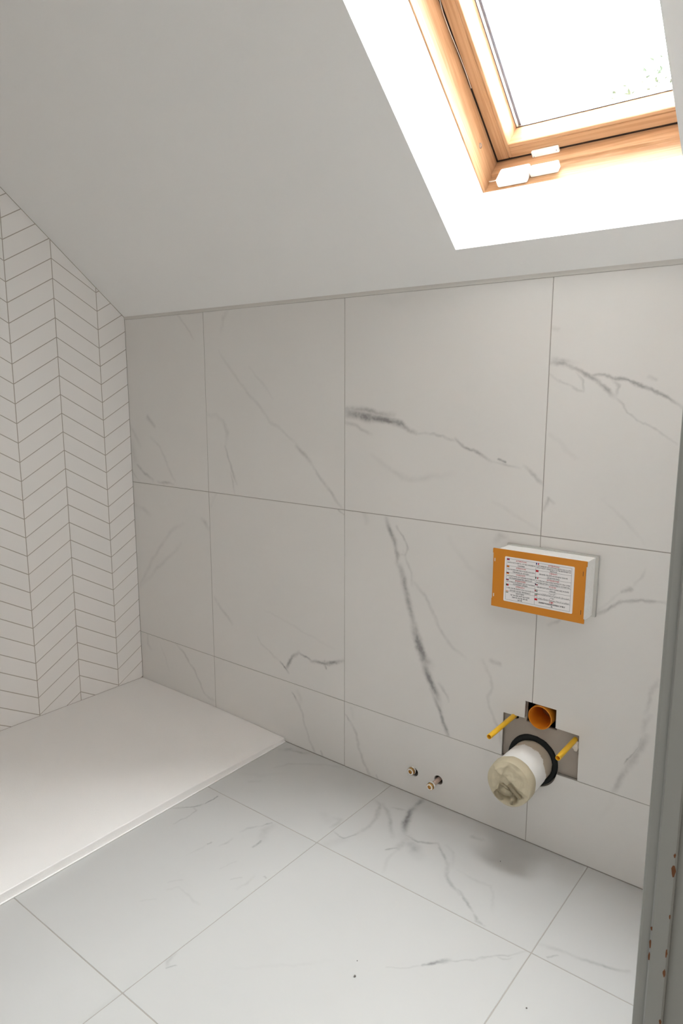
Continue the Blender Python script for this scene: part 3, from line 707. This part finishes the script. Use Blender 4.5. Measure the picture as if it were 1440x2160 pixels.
# ------------------------------------------------------------------ access box of the cistern
def access_box():
    YP = -0.065
    t = thing('cistern_access_box', 'orange fronted cistern access box with a white warning sticker on the marble wall', 'access box', (1.655, 0, 0.7125))
    o = Vector((1.655, 0, 0.7125)); F = lambda x, y, z: Vector((x, y, z)) - o
    # translucent sleeve standing out of the tiles
    fr = extrude_poly('sleeve', [rect(1.5500, 1.7762, 0.6430, 0.7890), rect(1.5542, 1.7688, 0.6472, 0.7848)], -0.0005, -0.009, lambda u, v, d: F(u, d, v), SLEEVE, t)
    tag(fr, 'frosted grey plastic sleeve against the tiles')
    bm = bmesh.new(); add_box(bm, (1.5540, -0.0626, 0.6470), (1.7690, -0.0005, 0.7850), F)
    bmesh.ops.subdivide_edges(bm, edges=bm.edges[:], cuts=12, use_grid_fill=True)
    for v in bm.verts:
        n_ = noise.noise_vector((v.co + o) * 60) * 0.0008
        if abs(v.co.y + 0.0005) > 0.001: v.co += n_
    b = link('foam_body', bm_mesh(bm, 'foam_body'), STYRO, t); tag(b, 'rough white polystyrene body')
    xl, xr, zb, zt = 1.5402, 1.7702, 0.6405, 0.7862
    lp = [(xl + .001, zb), (xr - .0005, zb), (xr, zb + .001), (xr, zb + .010), (xr - .0022, zb + .011), (xr - .0022, zt - .013), (xr, zt - .012), (xr, zt - .001), (xr - .001, zt),
          (xl + .001, zt), (xl, zt - .001), (xl, zt - .011), (xl + .0014, zt - .012), (xl + .0014, zb + .020), (xl, zb + .019), (xl, zb + .001)]
    pt = extrude_poly('front_plate', [lp], YP, YP + 0.0025, lambda u, v, d: F(u, d, v), ORANGE, t); tag(pt, 'flat orange plastic front plate')
    for z in (0.757, 0.6665):
        s = box('clip_slot', (1.7615, YP - 0.0002, z - 0.0055), (1.7625, YP + 0.0003, z + 0.0055), INK, pt, F)
    for z in (0.7575, 0.669):
        s = box('clip_smear', (1.5445, YP - 0.0002, z - 0.004), (1.5470, YP + 0.0003, z + 0.004), PLASTER, pt, F, 0.0002)
    # sticker
    sx0, sx1, sz0, sz1 = 1.5722, 1.7424, 0.6590, 0.7700
    rr = 0.003; lp = []
    for cx, cz, a in ((sx1 - rr, sz1 - rr, 0), (sx0 + rr, sz1 - rr, 1), (sx0 + rr, sz0 + rr, 2), (sx1 - rr, sz0 + rr, 3)):
        for k in range(5): an = (a + k / 4) * pi / 2; lp.append((cx + rr * cos(an), cz + rr * sin(an)))
    YS = YP - 0.0003
    st = extrude_poly('warning_sticker', [lp], YS, YP, lambda u, v, d: F(u, d, v), STICK, t); tag(st, 'white warning sticker in many languages')
    YI = YS - 0.0001
    L0, L1, R1 = sx0 + 0.0052, sx0 + 0.0052 + 0.0735, sx1 - 0.0062
    T0, B0 = sz1 - 0.0045, sz0 + 0.0045
    Hh = T0 - B0
    lf_ = [0, .171, .335, .487, .62, .79, 1.0]; rg = [0, .171, .335, .487, .639, .74, .848, 1.0]
    bm = bmesh.new(); lw = 0.00022
    def hl_(x0, x1, z): add_box(bm, (x0, YI, z - lw), (x1, YS, z + lw), F)
    def vl_(x): add_box(bm, (x - lw, YI, B0), (x + lw, YS, T0), F)
    for x in (L0, L1, R1): vl_(x)
    for a in lf_: hl_(L0, L1, T0 - a * Hh)
    for a in rg: hl_(L1, R1, T0 - a * Hh)
    link('ruled_lines', bm_mesh(bm, 'ruled_lines'), INK, st)
    def text(body, cx, cz, size, mat, wmax):
        cu = bpy.data.curves.new('t', 'FONT'); cu.body = body; cu.size = size; cu.align_x = 'CENTER'; cu.align_y = 'CENTER'; cu.resolution_u = 1; cu.offset = size * 0.022
        ob = bpy.data.objects.new('t', cu); COL.objects.link(ob)
        me = bpy.data.meshes.new_from_object(ob.evaluated_get(bpy.context.evaluated_depsgraph_get()))
        bpy.data.objects.remove(ob); bpy.data.curves.remove(cu)
        if not me.vertices: return None
        w = max(v.co.x for v in me.vertices) - min(v.co.x for v in me.vertices); k = min(1.0, wmax / w)
        for v in me.vertices: v.co = F(cx + v.co.x * k, YI - 0.00002, cz + v.co.y)
        me.name = 'printed_line'; return link('printed_line', me, mat, st)
    FL = {'uk': [(0, 1, 0, 1, (.10, .03, .12)), (.42, .58, 0, 1, (.55, .05, .06)), (0, 1, .42, .58, (.55, .05, .06))],
          'es': [(0, 1, 0, .3, (.45, .02, .02)), (0, 1, .3, .7, (.75, .38, .03)), (0, 1, .7, 1, (.45, .02, .02))],
          'de': [(0, 1, .66, 1, (.02, .02, .02)), (0, 1, .33, .66, (.45, .02, .02)), (0, 1, 0, .33, (.75, .38, .03))],
          'ru': [(0, 1, .66, 1, (.7, .68, .68)), (0, 1, .33, .66, (.03, .03, .15)), (0, 1, 0, .33, (.40, .02, .03))],
          'red': [(0, 1, 0, 1, (.50, .02, .03))], 'pt': [(0, .4, 0, 1, (.05, .10, .03)), (.4, 1, 0, 1, (.50, .02, .03))],
          'in': [(0, 1, .66, 1, (.6, .2, .05)), (0, 1, .33, .66, (.7, .68, .66)), (0, 1, 0, .33, (.03, .12, .03))],
          'fr': [(0, .33, 0, 1, (.02, .02, .15)), (.33, .66, 0, 1, (.75, .72, .72)), (.66, 1, 0, 1, (.45, .02, .03))],
          'it': [(0, .33, 0, 1, (.02, .06, .03)), (.33, .66, 0, 1, (.75, .72, .72)), (.66, 1, 0, 1, (.40, .03, .03))],
          'cz': [(0, 1, .5, 1, (.7, .68, .68)), (0, 1, 0, .5, (.28, .02, .03)), (0, .35, .15, .85, (.02, .02, .06))],
          'ae': [(0, .28, 0, 1, (.40, .02, .03)), (.28, 1, .66, 1, (.03, .12, .03)), (.28, 1, .33, .66, (.72, .7, .7)), (.28, 1, 0, .33, (.02, .02, .02))],
          'ir': [(0, 1, .66, 1, (.03, .15, .05)), (0, 1, .33, .66, (.72, .7, .7)), (0, 1, 0, .33, (.45, .02, .03))]}
    fmats = {}
    def flag(x, z, k):
        fw_, fh = 0.0066, 0.0046
        bm = bmesh.new(); mats = []
        for n_, (a, b2, c_, d_, col) in enumerate(FL[k]):
            if col not in fmats: fmats[col] = plain('flag_ink', col, 0.6, 0.2)
            if fmats[col] not in mats: mats.append(fmats[col])
            f0 = len(bm.faces); add_box(bm, (x + a * fw_, YI - 0.00004 - n_ * 0.00002, z - fh + c_ * fh), (x + b2 * fw_, YS, z - fh + d_ * fh), F)
            bm.faces.ensure_lookup_table()
            for q_ in bm.faces[f0:]: q_.material_index = mats.index(fmats[col])
        me = bm_mesh(bm, 'flag')
        for m_ in mats: me.materials.append(m_)
        link('flag', me, None, st)
    left = [('uk', 'ATTENTION!', ['LEAVE ROOM TO KEEP PIC. CUT THE CONTAINER IN', 'CHAMBER']), ('es', 'ATENCION!', ['PIEZA NON REMOVIBLE PARA LOCALIZAR AGUA HASTA', 'TERMINAR EL AZULEJO']),
            ('de', 'VORSICHT!', ['DAS KUNSTSTOFFTEIL NICHT ABNEHMEN MONTIEREN, BIS', 'DIE FLIESENARBEITEN FERTIG IST']), ('ru', 'ВНИМАНИЕ!', ['НЕ ОТРЕЗАТЬ КРЫШКУ ДО УСТАНОВКИ', 'КЛАВИШИ СМЫВА']),
            ('pt', 'ATENÇÃO!', ['O ANEL DEVE SER MANTIDO ATE A COLOCAÇÃO DO', 'AZULEJO ESTAR TERMINADO']), ('in', None, ['ध्यान दें कृपया', 'यह भाग टाइल लगाने तक न हटाएं', 'टाइल का काम पूरा होने तक', 'यहाँ रखें'])]
    right = [('fr', 'ATTENTION!', ['IL EST IMPERATIF QUE CETTE PIECE RESTE JUSQU A LA FIN', 'DE LA POSE DU CARRELAGE OU AUTRE REVETEMENT DE', 'FINITION']), ('red', 'DİKKAT!', ['SERAMİK İŞLEMİ MONTAJINA KADAR', 'ÇIKARTMAYINIZ']),
             ('it', 'ATTENZIONE!', ['IL COPERCHIO DEVE ESSERE MANTENUTO FINO A FINE', 'PIASTRELLATURA O RIVESTIMENTO DI FINITURA']), ('cz', 'POZOR!', ['NEDEMONTUJTE KRYT DRIVE NEZ BUDETE', 'OBKLAD']),
             ('ae', None, ['تنبيه !', 'يرجى عدم إزالة القطعة حتى انتهاء التبليط']), ('ir', None, ['توجه', 'تا پایان کاشی کاری این قطعه را بر ندارید']), ('red', '注意！', ['安装瓷砖完成前请勿拆除此保护盒以', '免'])]
    for cells, fr_, xa, xb in ((left, lf_, L0, L1), (right, rg, L1, R1)):
        for (k, hd, ln), a, b2 in zip(cells, fr_[:-1], fr_[1:]):
            flag(xa + 0.0002, T0 - a * Hh + 0.0006, k)
            rows = ([(hd, True)] if hd else []) + [(l_, False) for l_ in ln]
            ch = (b2 - a) * Hh / (len(rows) + 0.15)
            for n_, (tx, red) in enumerate(rows):
                text(tx, (xa + xb) / 2, T0 - a * Hh - ch * (n_ + 0.62), 0.0046 if red else 0.0040, INKR if red else INK, (xb - xa) * (0.36 if red else 0.95))
access_box()

# ------------------------------------------------------------------ soil pipe wrapped in tape
def soil_pipe():
    LEN = 0.134
    t = thing('soil_pipe', 'white soil pipe stub with crumpled masking tape over its end, in the wall cut-out', 'pipe', (PC[0], 0, PC[1]))
    ax = Vector((0, -1, 0))
    def rough(amp, sc):
        return lambda p, rd, r, tt: (p + rd * (noise.noise(p * sc) * amp + noise.noise(p * sc * 3) * amp * 0.4)) - Vector((PC[0], 0, PC[1]))
    c = (PC[0], 0, PC[1])
    cr = revolve('rubber_collar', [(0.0525, -0.03), (0.0525, -0.006), (0.0550, -0.0035), (0.0630, -0.0030), (0.0655, -0.006), (0.0658, -0.03)], c, ax, RUBBER, t, 56, jit=rough(0.0009, 90))
    tag(cr, 'black rubber collar round the pipe')
    mt, N, L, B = new_mat('plaster_dusted_pipe'); B.inputs['Roughness'].default_value = 0.75
    tc = N.new('ShaderNodeTexCoord'); sp = N.new('ShaderNodeSeparateXYZ'); L.new(tc.outputs['Object'], sp.inputs[0])
    nz = N.new('ShaderNodeTexNoise'); nz.inputs['Scale'].default_value = 28; nz.inputs['Detail'].default_value = 6; L.new(tc.outputs['Object'], nz.inputs['Vector'])
    ad = N.new('ShaderNodeMath'); ad.operation = 'MULTIPLY_ADD'; ad.inputs[1].default_value = 0.055; L.new(nz.outputs['Fac'], ad.inputs[0]); L.new(sp.outputs['Y'], ad.inputs[2])
    mr = N.new('ShaderNodeMapRange'); L.new(ad.outputs[0], mr.inputs[0]); mr.inputs[1].default_value = -0.0055; mr.inputs[2].default_value = -0.0035
    mx = N.new('ShaderNodeMix'); mx.data_type = 'RGBA'; mx.inputs[6].default_value = (0.86, 0.85, 0.83, 1); mx.inputs[7].default_value = (0.52, 0.45, 0.36, 1)
    L.new(mr.outputs[0], mx.inputs[0]); L.new(mx.outputs[2], B.inputs['Base Color'])
    bp = N.new('ShaderNodeBump'); bp.inputs['Strength'].default_value = 0.6; bp.inputs['Distance'].default_value = 0.0015; L.new(nz.outputs['Fac'], bp.inputs['Height']); L.new(bp.outputs[0], B.inputs['Normal'])
    revolve('pipe_wall', [(0.0520, -0.03)] + [(0.0522 + 0.0026 * min(1, k / 8), 0.105 * k / 14) for k in range(15)], c, ax, mt, t, 64, jit=rough(0.0011, 55))
    TAPE = plain('masking_tape', (0.53, 0.465, 0.335), 0.6, 0.3, bump=0.3, bscale=90, var=0.1, vscale=45)
    tw = revolve('tape_wrap', [(0.0552, LEN - 0.032), (0.0568, LEN - 0.030), (0.0570, LEN - 0.02), (0.0568, LEN - 0.008), (0.0560, LEN - 0.002), (0.0545, LEN)], c, ax, TAPE, t, 64, jit=rough(0.0018, 38))
    tag(tw, 'beige masking tape wound round the pipe end')
    # crumpled end
    bm = bmesh.new(); nr, na = 34, 112; rows = []
    rnd = random.Random(5)
    for i in range(nr + 1):
        rho = 1 - i / nr; row = []
        for j in range(na):
            th = 2 * pi * j / na
            x, z = rho * 0.0552 * cos(th), rho * 0.0552 * sin(th)
            fade = min(1.0, (1 - rho) * 5)
            sm = lambda e0, e1, q_: (lambda u_: u_ * u_ * (3 - 2 * u_))(max(0.0, min(1.0, (q_ - e0) / (e1 - e0))))
            wob = 0.004 * noise.noise(Vector((x, 3, z)) * 45)
            d1 = (x + 0.045) * 0.47 + (z - 0.034) * 0.88 + wob              # fold running from upper left down to the right
            d2 = (x + 0.030) * 0.90 - (z + 0.010) * 0.43 + wob              # short fold on the left
            d3 = (z + 0.012) * 0.95 + x * 0.30 - wob                         # slit above the gathered roll
            w = fade * (0.006 * sm(-0.001, 0.002, d1) - 0.004 * sm(0.004, 0.03, d1))
            w += fade * 0.004 * sm(-0.0015, 0.0015, -d2) * sm(-0.03, 0.0, z + 0.02)
            w -= fade * 0.010 * sm(0.004, 0.0, abs(d3)) * sm(0.035, 0.02, abs(x - 0.008))
            gx, gz = x + 0.006, z + 0.033
            w -= fade * 0.026 * math.exp(-((gx / 0.013) ** 2 + (gz / 0.0075) ** 2))
            gx, gz = x - 0.016, z + 0.036
            w -= fade * 0.014 * math.exp(-((gx / 0.006) ** 2 + (gz / 0.009) ** 2))
            w += fade * (0.0022 * noise.noise(Vector((x * 70, 2, z * 70))) + 0.0014 * abs(noise.noise(Vector((x * 160 + 9, 2, z * 90)))))
            # ragged lower lip sags out and down
            lip = max(0, -sin(th) - 0.45) * (1 - abs(rho - 0.9) * 5 if abs(rho - 0.9) < 0.2 else 0)
            w += 0.012 * lip * (0.7 + 0.6 * noise.noise(Vector((x * 90, 0, z * 90))))
            zz = z - 0.004 * lip
            row.append(bm.verts.new((x, -(LEN + w), zz)))
        rows.append(row)
    for i in range(nr - 1):
        for j in range(na): bm.faces.new((rows[i][j], rows[i][(j + 1) % na], rows[i + 1][(j + 1) % na], rows[i + 1][j]))
    for v in rows[nr][1:]: bm.verts.remove(v)
    for j in range(na): bm.faces.new((rows[nr - 1][j], rows[nr - 1][(j + 1) % na], rows[nr][0]))
    te = link('tape_end', bm_mesh(bm, 'tape_end', True), TAPE, t); tag(te, 'crumpled masking tape closing the pipe mouth')
    # loose folded flaps of tape
    def flap(p0, p1, width, bulge, nrm, seed):
        p0, p1, nrm = Vector(p0), Vector(p1), Vector(nrm); bm = bmesh.new(); n_ = 12; m_ = 6; d = (p1 - p0); sd = d.cross(Vector((0, -1, 0))).normalized(); g_ = []
        for i in range(n_ + 1):
            u = i / n_; r_ = []
            for j in range(m_ + 1):
                v = j / m_ - 0.5
                p = p0 + d * u + sd * v * width * (1 - 0.3 * u) + nrm * bulge * sin(pi * u) * (1 - 2.2 * v * v) + noise.noise_vector((p0 + Vector((u, v, seed))) * 3) * 0.0015
                r_.append(bm.verts.new(p))
            g_.append(r_)
        for i in range(n_):
            for j in range(m_): bm.faces.new((g_[i][j], g_[i + 1][j], g_[i + 1][j + 1], g_[i][j + 1]))
        bmesh.ops.solidify(bm, geom=bm.faces[:], thickness=0.0006)
        link('tape_flap', bm_mesh(bm, 'tape_flap', True), TAPE, t)
    Y = -LEN
    flap((-0.026, Y - 0.001, -0.016), (0.014, Y - 0.002, -0.024), 0.022, 0.013, (0, -1, 0), 1)
    flap((0.002, Y - 0.003, 0.000), (0.034, Y - 0.003, -0.026), 0.012, 0.005, (0, -1, 0), 3)
    flap((0.014, Y - 0.003, -0.024), (0.012, Y - 0.003, -0.050), 0.011, 0.012, (0, -1, 0), 4)
    flap((-0.034, Y - 0.001, -0.030), (-0.014, Y - 0.002, -0.048), 0.014, 0.007, (0, -1, 0), 5)
soil_pipe()

# ------------------------------------------------------------------ flush pipe, rod sleeves, water stubs
def flush_pipe():
    t = thing('flush_pipe', 'open orange flush pipe in the square cut-out above the soil pipe', 'pipe', (FC[0], 0, FC[1]))
    o = Vector((FC[0], 0, FC[1])); j = lambda p, rd, r, tt: p - o
    revolve('pipe_socket', [(0.0275, -0.09), (0.0275, -0.012), (0.0282, -0.004), (0.0288, 0.0045), (0.0292, 0.0052), (0.0300, 0.0050), (0.0305, 0.004), (0.0302, -0.008), (0.0300, -0.09)], tuple(o), (0, -1, 0), ORANGE_PIPE, t, 48, jit=j)
    tag(revolve('pipe_shade_disc', [(0.0, -0.070), (0.0272, -0.070)], tuple(o), (0, -1, 0), plain('orange_depth_shade', (0.30, 0.09, 0.012), 0.6), t, 32, jit=j), 'dark orange disc painting in the shade deep in the pipe')  # disc in a darker orange, paints in the shade down the pipe
flush_pipe()
def sleeve(x, z, L_, label):
    t = thing('rod_sleeve', label, 'plastic sleeve', (x, 0, z), 'sleeves on the toilet fixing rods')
    o = Vector((x, 0, z)); j = lambda p, rd, r, tt: p - o
    revolve('sleeve_tube', [(0.0063, -0.030), (0.0063, L_ - 0.001), (0.0060, L_), (0.0050, L_), (0.0048, L_ - 0.001), (0.0047, L_ - 0.03)], tuple(o), (0, -1, 0), YELLOW, t, 20, jit=j)
    revolve('sleeve_bore', [(0.0, L_ - 0.012), (0.0047, L_ - 0.012)], tuple(o), (0, -1, 0), plain('orange_bore', (0.70, 0.27, 0.02), 0.6), t, 16, jit=j)
    return t
sleeve(1.5832, 0.3345, 0.138, 'yellow plastic sleeve left of the orange flush pipe')
s2 = sleeve(1.7425, 0.3185, 0.104, 'yellow plastic sleeve right of the soil pipe, plaster lump at its base')
bm = bmesh.new(); bmesh.ops.create_icosphere(bm, subdivisions=3, radius=1.0)
for v in bm.verts:
    d = 1 + 0.45 * noise.noise(v.co * 1.7) + 0.25 * noise.noise(v.co * 4)
    v.co = Vector((v.co.x * 0.0085 * d + 0.0042, v.co.y * 0.006 * d + 0.0045, v.co.z * 0.013 * d - 0.013))
tag(link('plaster_lump', bm_mesh(bm, 'plaster_lump', True), PLASTER, s2), 'crumbly plaster lump')

def stub(x, z, L_, label, cap_r):
    t = thing('water_stub', label, 'pipe', (x, 0, z), 'capped water pipes low on the wall')
    o = Vector((x, 0, z)); j = lambda p, rd, r, tt: p - o
    revolve('pipe', [(0.0066, -0.03), (0.0066, L_ - 0.006), (0.0060, L_ - 0.004)], tuple(o), (0, -1, 0), COPPER, t, 24, jit=j)
    rg = lambda p, rd, r, tt: p - o + rd * 0.0007 * noise.noise(p * 300)
    tag(revolve('thread_tape', [(0.0064, L_ - 0.008), (cap_r * 0.96, L_ - 0.007), (cap_r * 1.0, L_ - 0.003), (cap_r * 0.97, L_ - 0.001)], tuple(o), (0, -1, 0), PTFE, t, 28, jit=rg), 'white thread tape')
    cp = revolve('brass_cap', [(cap_r * 0.97, L_ - 0.0012), (cap_r * 0.97, L_ + 0.0045), (cap_r * 0.84, L_ + 0.0062), (cap_r * 0.5, L_ + 0.0066), (cap_r * 0.46, L_ + 0.0036), (0.0, L_ + 0.0036)], tuple(o), (0, -1, 0), BRASS, t, 6, smooth=False, jit=j)
    tag(cp, 'brass hexagon cap')
    rc = revolve('cap_washer', [(cap_r * 0.5, L_ + 0.0067), (cap_r * 0.78, L_ + 0.0068), (cap_r * 0.80, L_ + 0.0060)], tuple(o), (0, -1, 0), PTFE, t, 24, jit=j)
stub(1.2815, 0.0755, 0.006, 'capped water pipe nearly flush with the wall, nearer the shower tray', 0.0120)
stub(1.3670, 0.0760, 0.041, 'capped water pipe standing out of its hole, nearer the soil pipe', 0.0114)

# ------------------------------------------------------------------ alarm contacts on the roof window
def cpill(name, label, x0, x1, s0, s1, d0, d1, round_, scr, axis):
    """small white housing lying in roof coordinates; screws on the face given by axis"""
    c = roof((x0 + x1) / 2, (s0 + s1) / 2, (d0 + d1) / 2)
    t = thing(name, label, 'alarm contact', tuple(c))
    bm = bmesh.new(); add_box(bm, (x0, s0, d0), (x1, s1, d1), lambda x, s, d: roof(x, s, d) - c)
    bmesh.ops.recalc_face_normals(bm, faces=bm.faces)
    bmesh.ops.bevel(bm, geom=bm.edges[:], offset=round_, segments=3, profile=0.5, affect='EDGES')
    link('housing', bm_mesh(bm, 'housing'), PVCW, t)
    for x, s, d in scr:
        p = roof(x, s, d) - c
        revolve('screw', [(0.0, 0.0006), (0.0013, 0.0006), (0.0017, 0.0001)], tuple(p), tuple(-SN) if axis == 'd' else tuple(SB), SCREW, t, 12)
    return t
cpill('alarm_contact', 'white alarm contact screwed to the sash rail of the roof window', 1.5195, 1.5870, 0.0995, 0.1190, 0.2915, 0.2998, 0.0030, ((1.5245, 0.1055, 0.2915), (1.5815, 0.1105, 0.2915)), 'd')
cpill('alarm_contact', 'white alarm contact on the frame rail beside the larger white box', 1.5350, 1.6035, FS0 + 0.0002, 0.1165, 0.2225, 0.2440, 0.0035, ((1.5400, 0.1165, 0.2400), (1.5975, 0.1165, 0.2400)), 's')
tb = cpill('alarm_transmitter', 'larger white plastic alarm box in the corner of the roof window frame', 1.4560, 1.5330, FS0 + 0.0002, 0.1200, 0.2060, 0.2490, 0.0050, ((1.4850, 0.1200, 0.2440),), 's')
c_ = tb.location
tube('cable', [roof(1.4545, 0.104, 0.236) - c_, roof(1.450, 0.103, 0.234) - c_, roof(1.440, 0.1012, 0.233) - c_, roof(1.430, 0.1005, 0.234) - c_, roof(1.4242, 0.100, 0.236) - c_], 0.0014, PVCW, tb)
t = thing('nylon_thread', 'clear nylon thread trailing along the left sash of the roof window', 'thread', tuple(roof(1.43, 0.40, 0.297)))
c_ = t.location
tube('strand', [roof(1.441, 0.62, 0.296) - c_, roof(1.436, 0.56, 0.295) - c_, roof(1.430, 0.500, 0.296) - c_, roof(1.4262, 0.470, 0.297) - c_, roof(1.4262, 0.430, 0.297) - c_, roof(1.4275, 0.39, 0.298) - c_, roof(1.4285, 0.34, 0.2985) - c_, roof(1.4275, 0.30, 0.299) - c_], 0.0007, THREAD, t, 6)

# ------------------------------------------------------------------ grit on the floor
def crumb(x, y, r, label, seed):
    bm = bmesh.new(); bmesh.ops.create_icosphere(bm, subdivisions=2, radius=r)
    for v in bm.verts:
        v.co *= 1 + 0.5 * noise.noise(v.co / r * 1.3 + Vector((seed, 0, 0))); v.co.z = max(-r * 0.55, v.co.z * 0.7)
    zmin = min(v.co.z for v in bm.verts)
    for v in bm.verts: v.co.z -= zmin
    tag(link('grit_crumb', bm_mesh(bm, 'grit_crumb', True), CRUMB, None, (x, y, 0.0)), label, 'grit', 'crumbs of grit on the floor tiles')
crumb(1.5412, -0.6208, 0.0024, 'largest grey crumb on the big floor tile in front', 1)
crumb(1.5214, -0.5864, 0.0011, 'tiny dark speck just behind the largest crumb on the front floor tile', 2)
crumb(1.6166, -0.1156, 0.0011, 'tiny dark speck on the floor tile below the soil pipe', 3)
crumb(1.8438, -0.4765, 0.0015, 'small dark crumb on the floor tile beside the door jamb', 4)

# ------------------------------------------------------------------ tree outside the skylight
def tree():
    base = Vector((0.163, 6.072, -3.2))
    t = thing('garden_tree', 'pale green tree top seen through the skylight glass', 'tree', tuple(base))
    BARK = plain('bark', (0.013, 0.012, 0.011), 1.0, 0.0, var=0.2); LEAF = plain('leaf_green', (0.0115, 0.0145, 0.0095), 1.0, 0.0, var=0.25, vscale=3)
    rnd = random.Random(11); bm = bmesh.new()
    cc = Vector((0.25, 0.1, 6.854))
    for k in range(1500):
        d = Vector((rnd.gauss(0, 1), rnd.gauss(0, 1), rnd.gauss(0, 1))).normalized() * (rnd.random() ** 0.6)
        p = cc + Vector((d.x * 1.0, d.y * 0.8, d.z * 0.72))
        if noise.noise(p * 2.2) < -0.12: continue
        a = Vector((rnd.gauss(0, 1), rnd.gauss(0, 1), rnd.gauss(0, 0.6))).normalized(); b = a.orthogonal().normalized(); s = rnd.uniform(0.014, 0.03); n_ = a.cross(b)
        v = [bm.verts.new(p - a * s * 1.5), bm.verts.new(p + b * s * 0.6 + n_ * s * .2), bm.verts.new(p + a * s * 1.5), bm.verts.new(p - b * s * 0.6 + n_ * s * .2)]
        bm.faces.new(v[:3]); bm.faces.new((v[0], v[2], v[3]))
    f_ = link('foliage', bm_mesh(bm, 'foliage'), LEAF, t); tag(f_, kind='stuff')
    tube('trunk', [(0, 0, 0), (0.05, 0.02, 2.5), (0.16, 0.06, 4.6), (0.25, 0.1, 6.2)], 0.09, BARK, t)
    for k in range(7):
        a = k * 2 * pi / 7 + 0.4
        tube('branch', [(0.17, 0.06, 4.8 + 0.15 * k), (0.22 + 0.35 * cos(a), 0.1 + 0.3 * sin(a), 5.5 + 0.15 * k), (0.25 + 0.8 * cos(a), 0.1 + 0.7 * sin(a), 6.0 + 0.15 * k)], 0.018, BARK, t, 6)
tree()
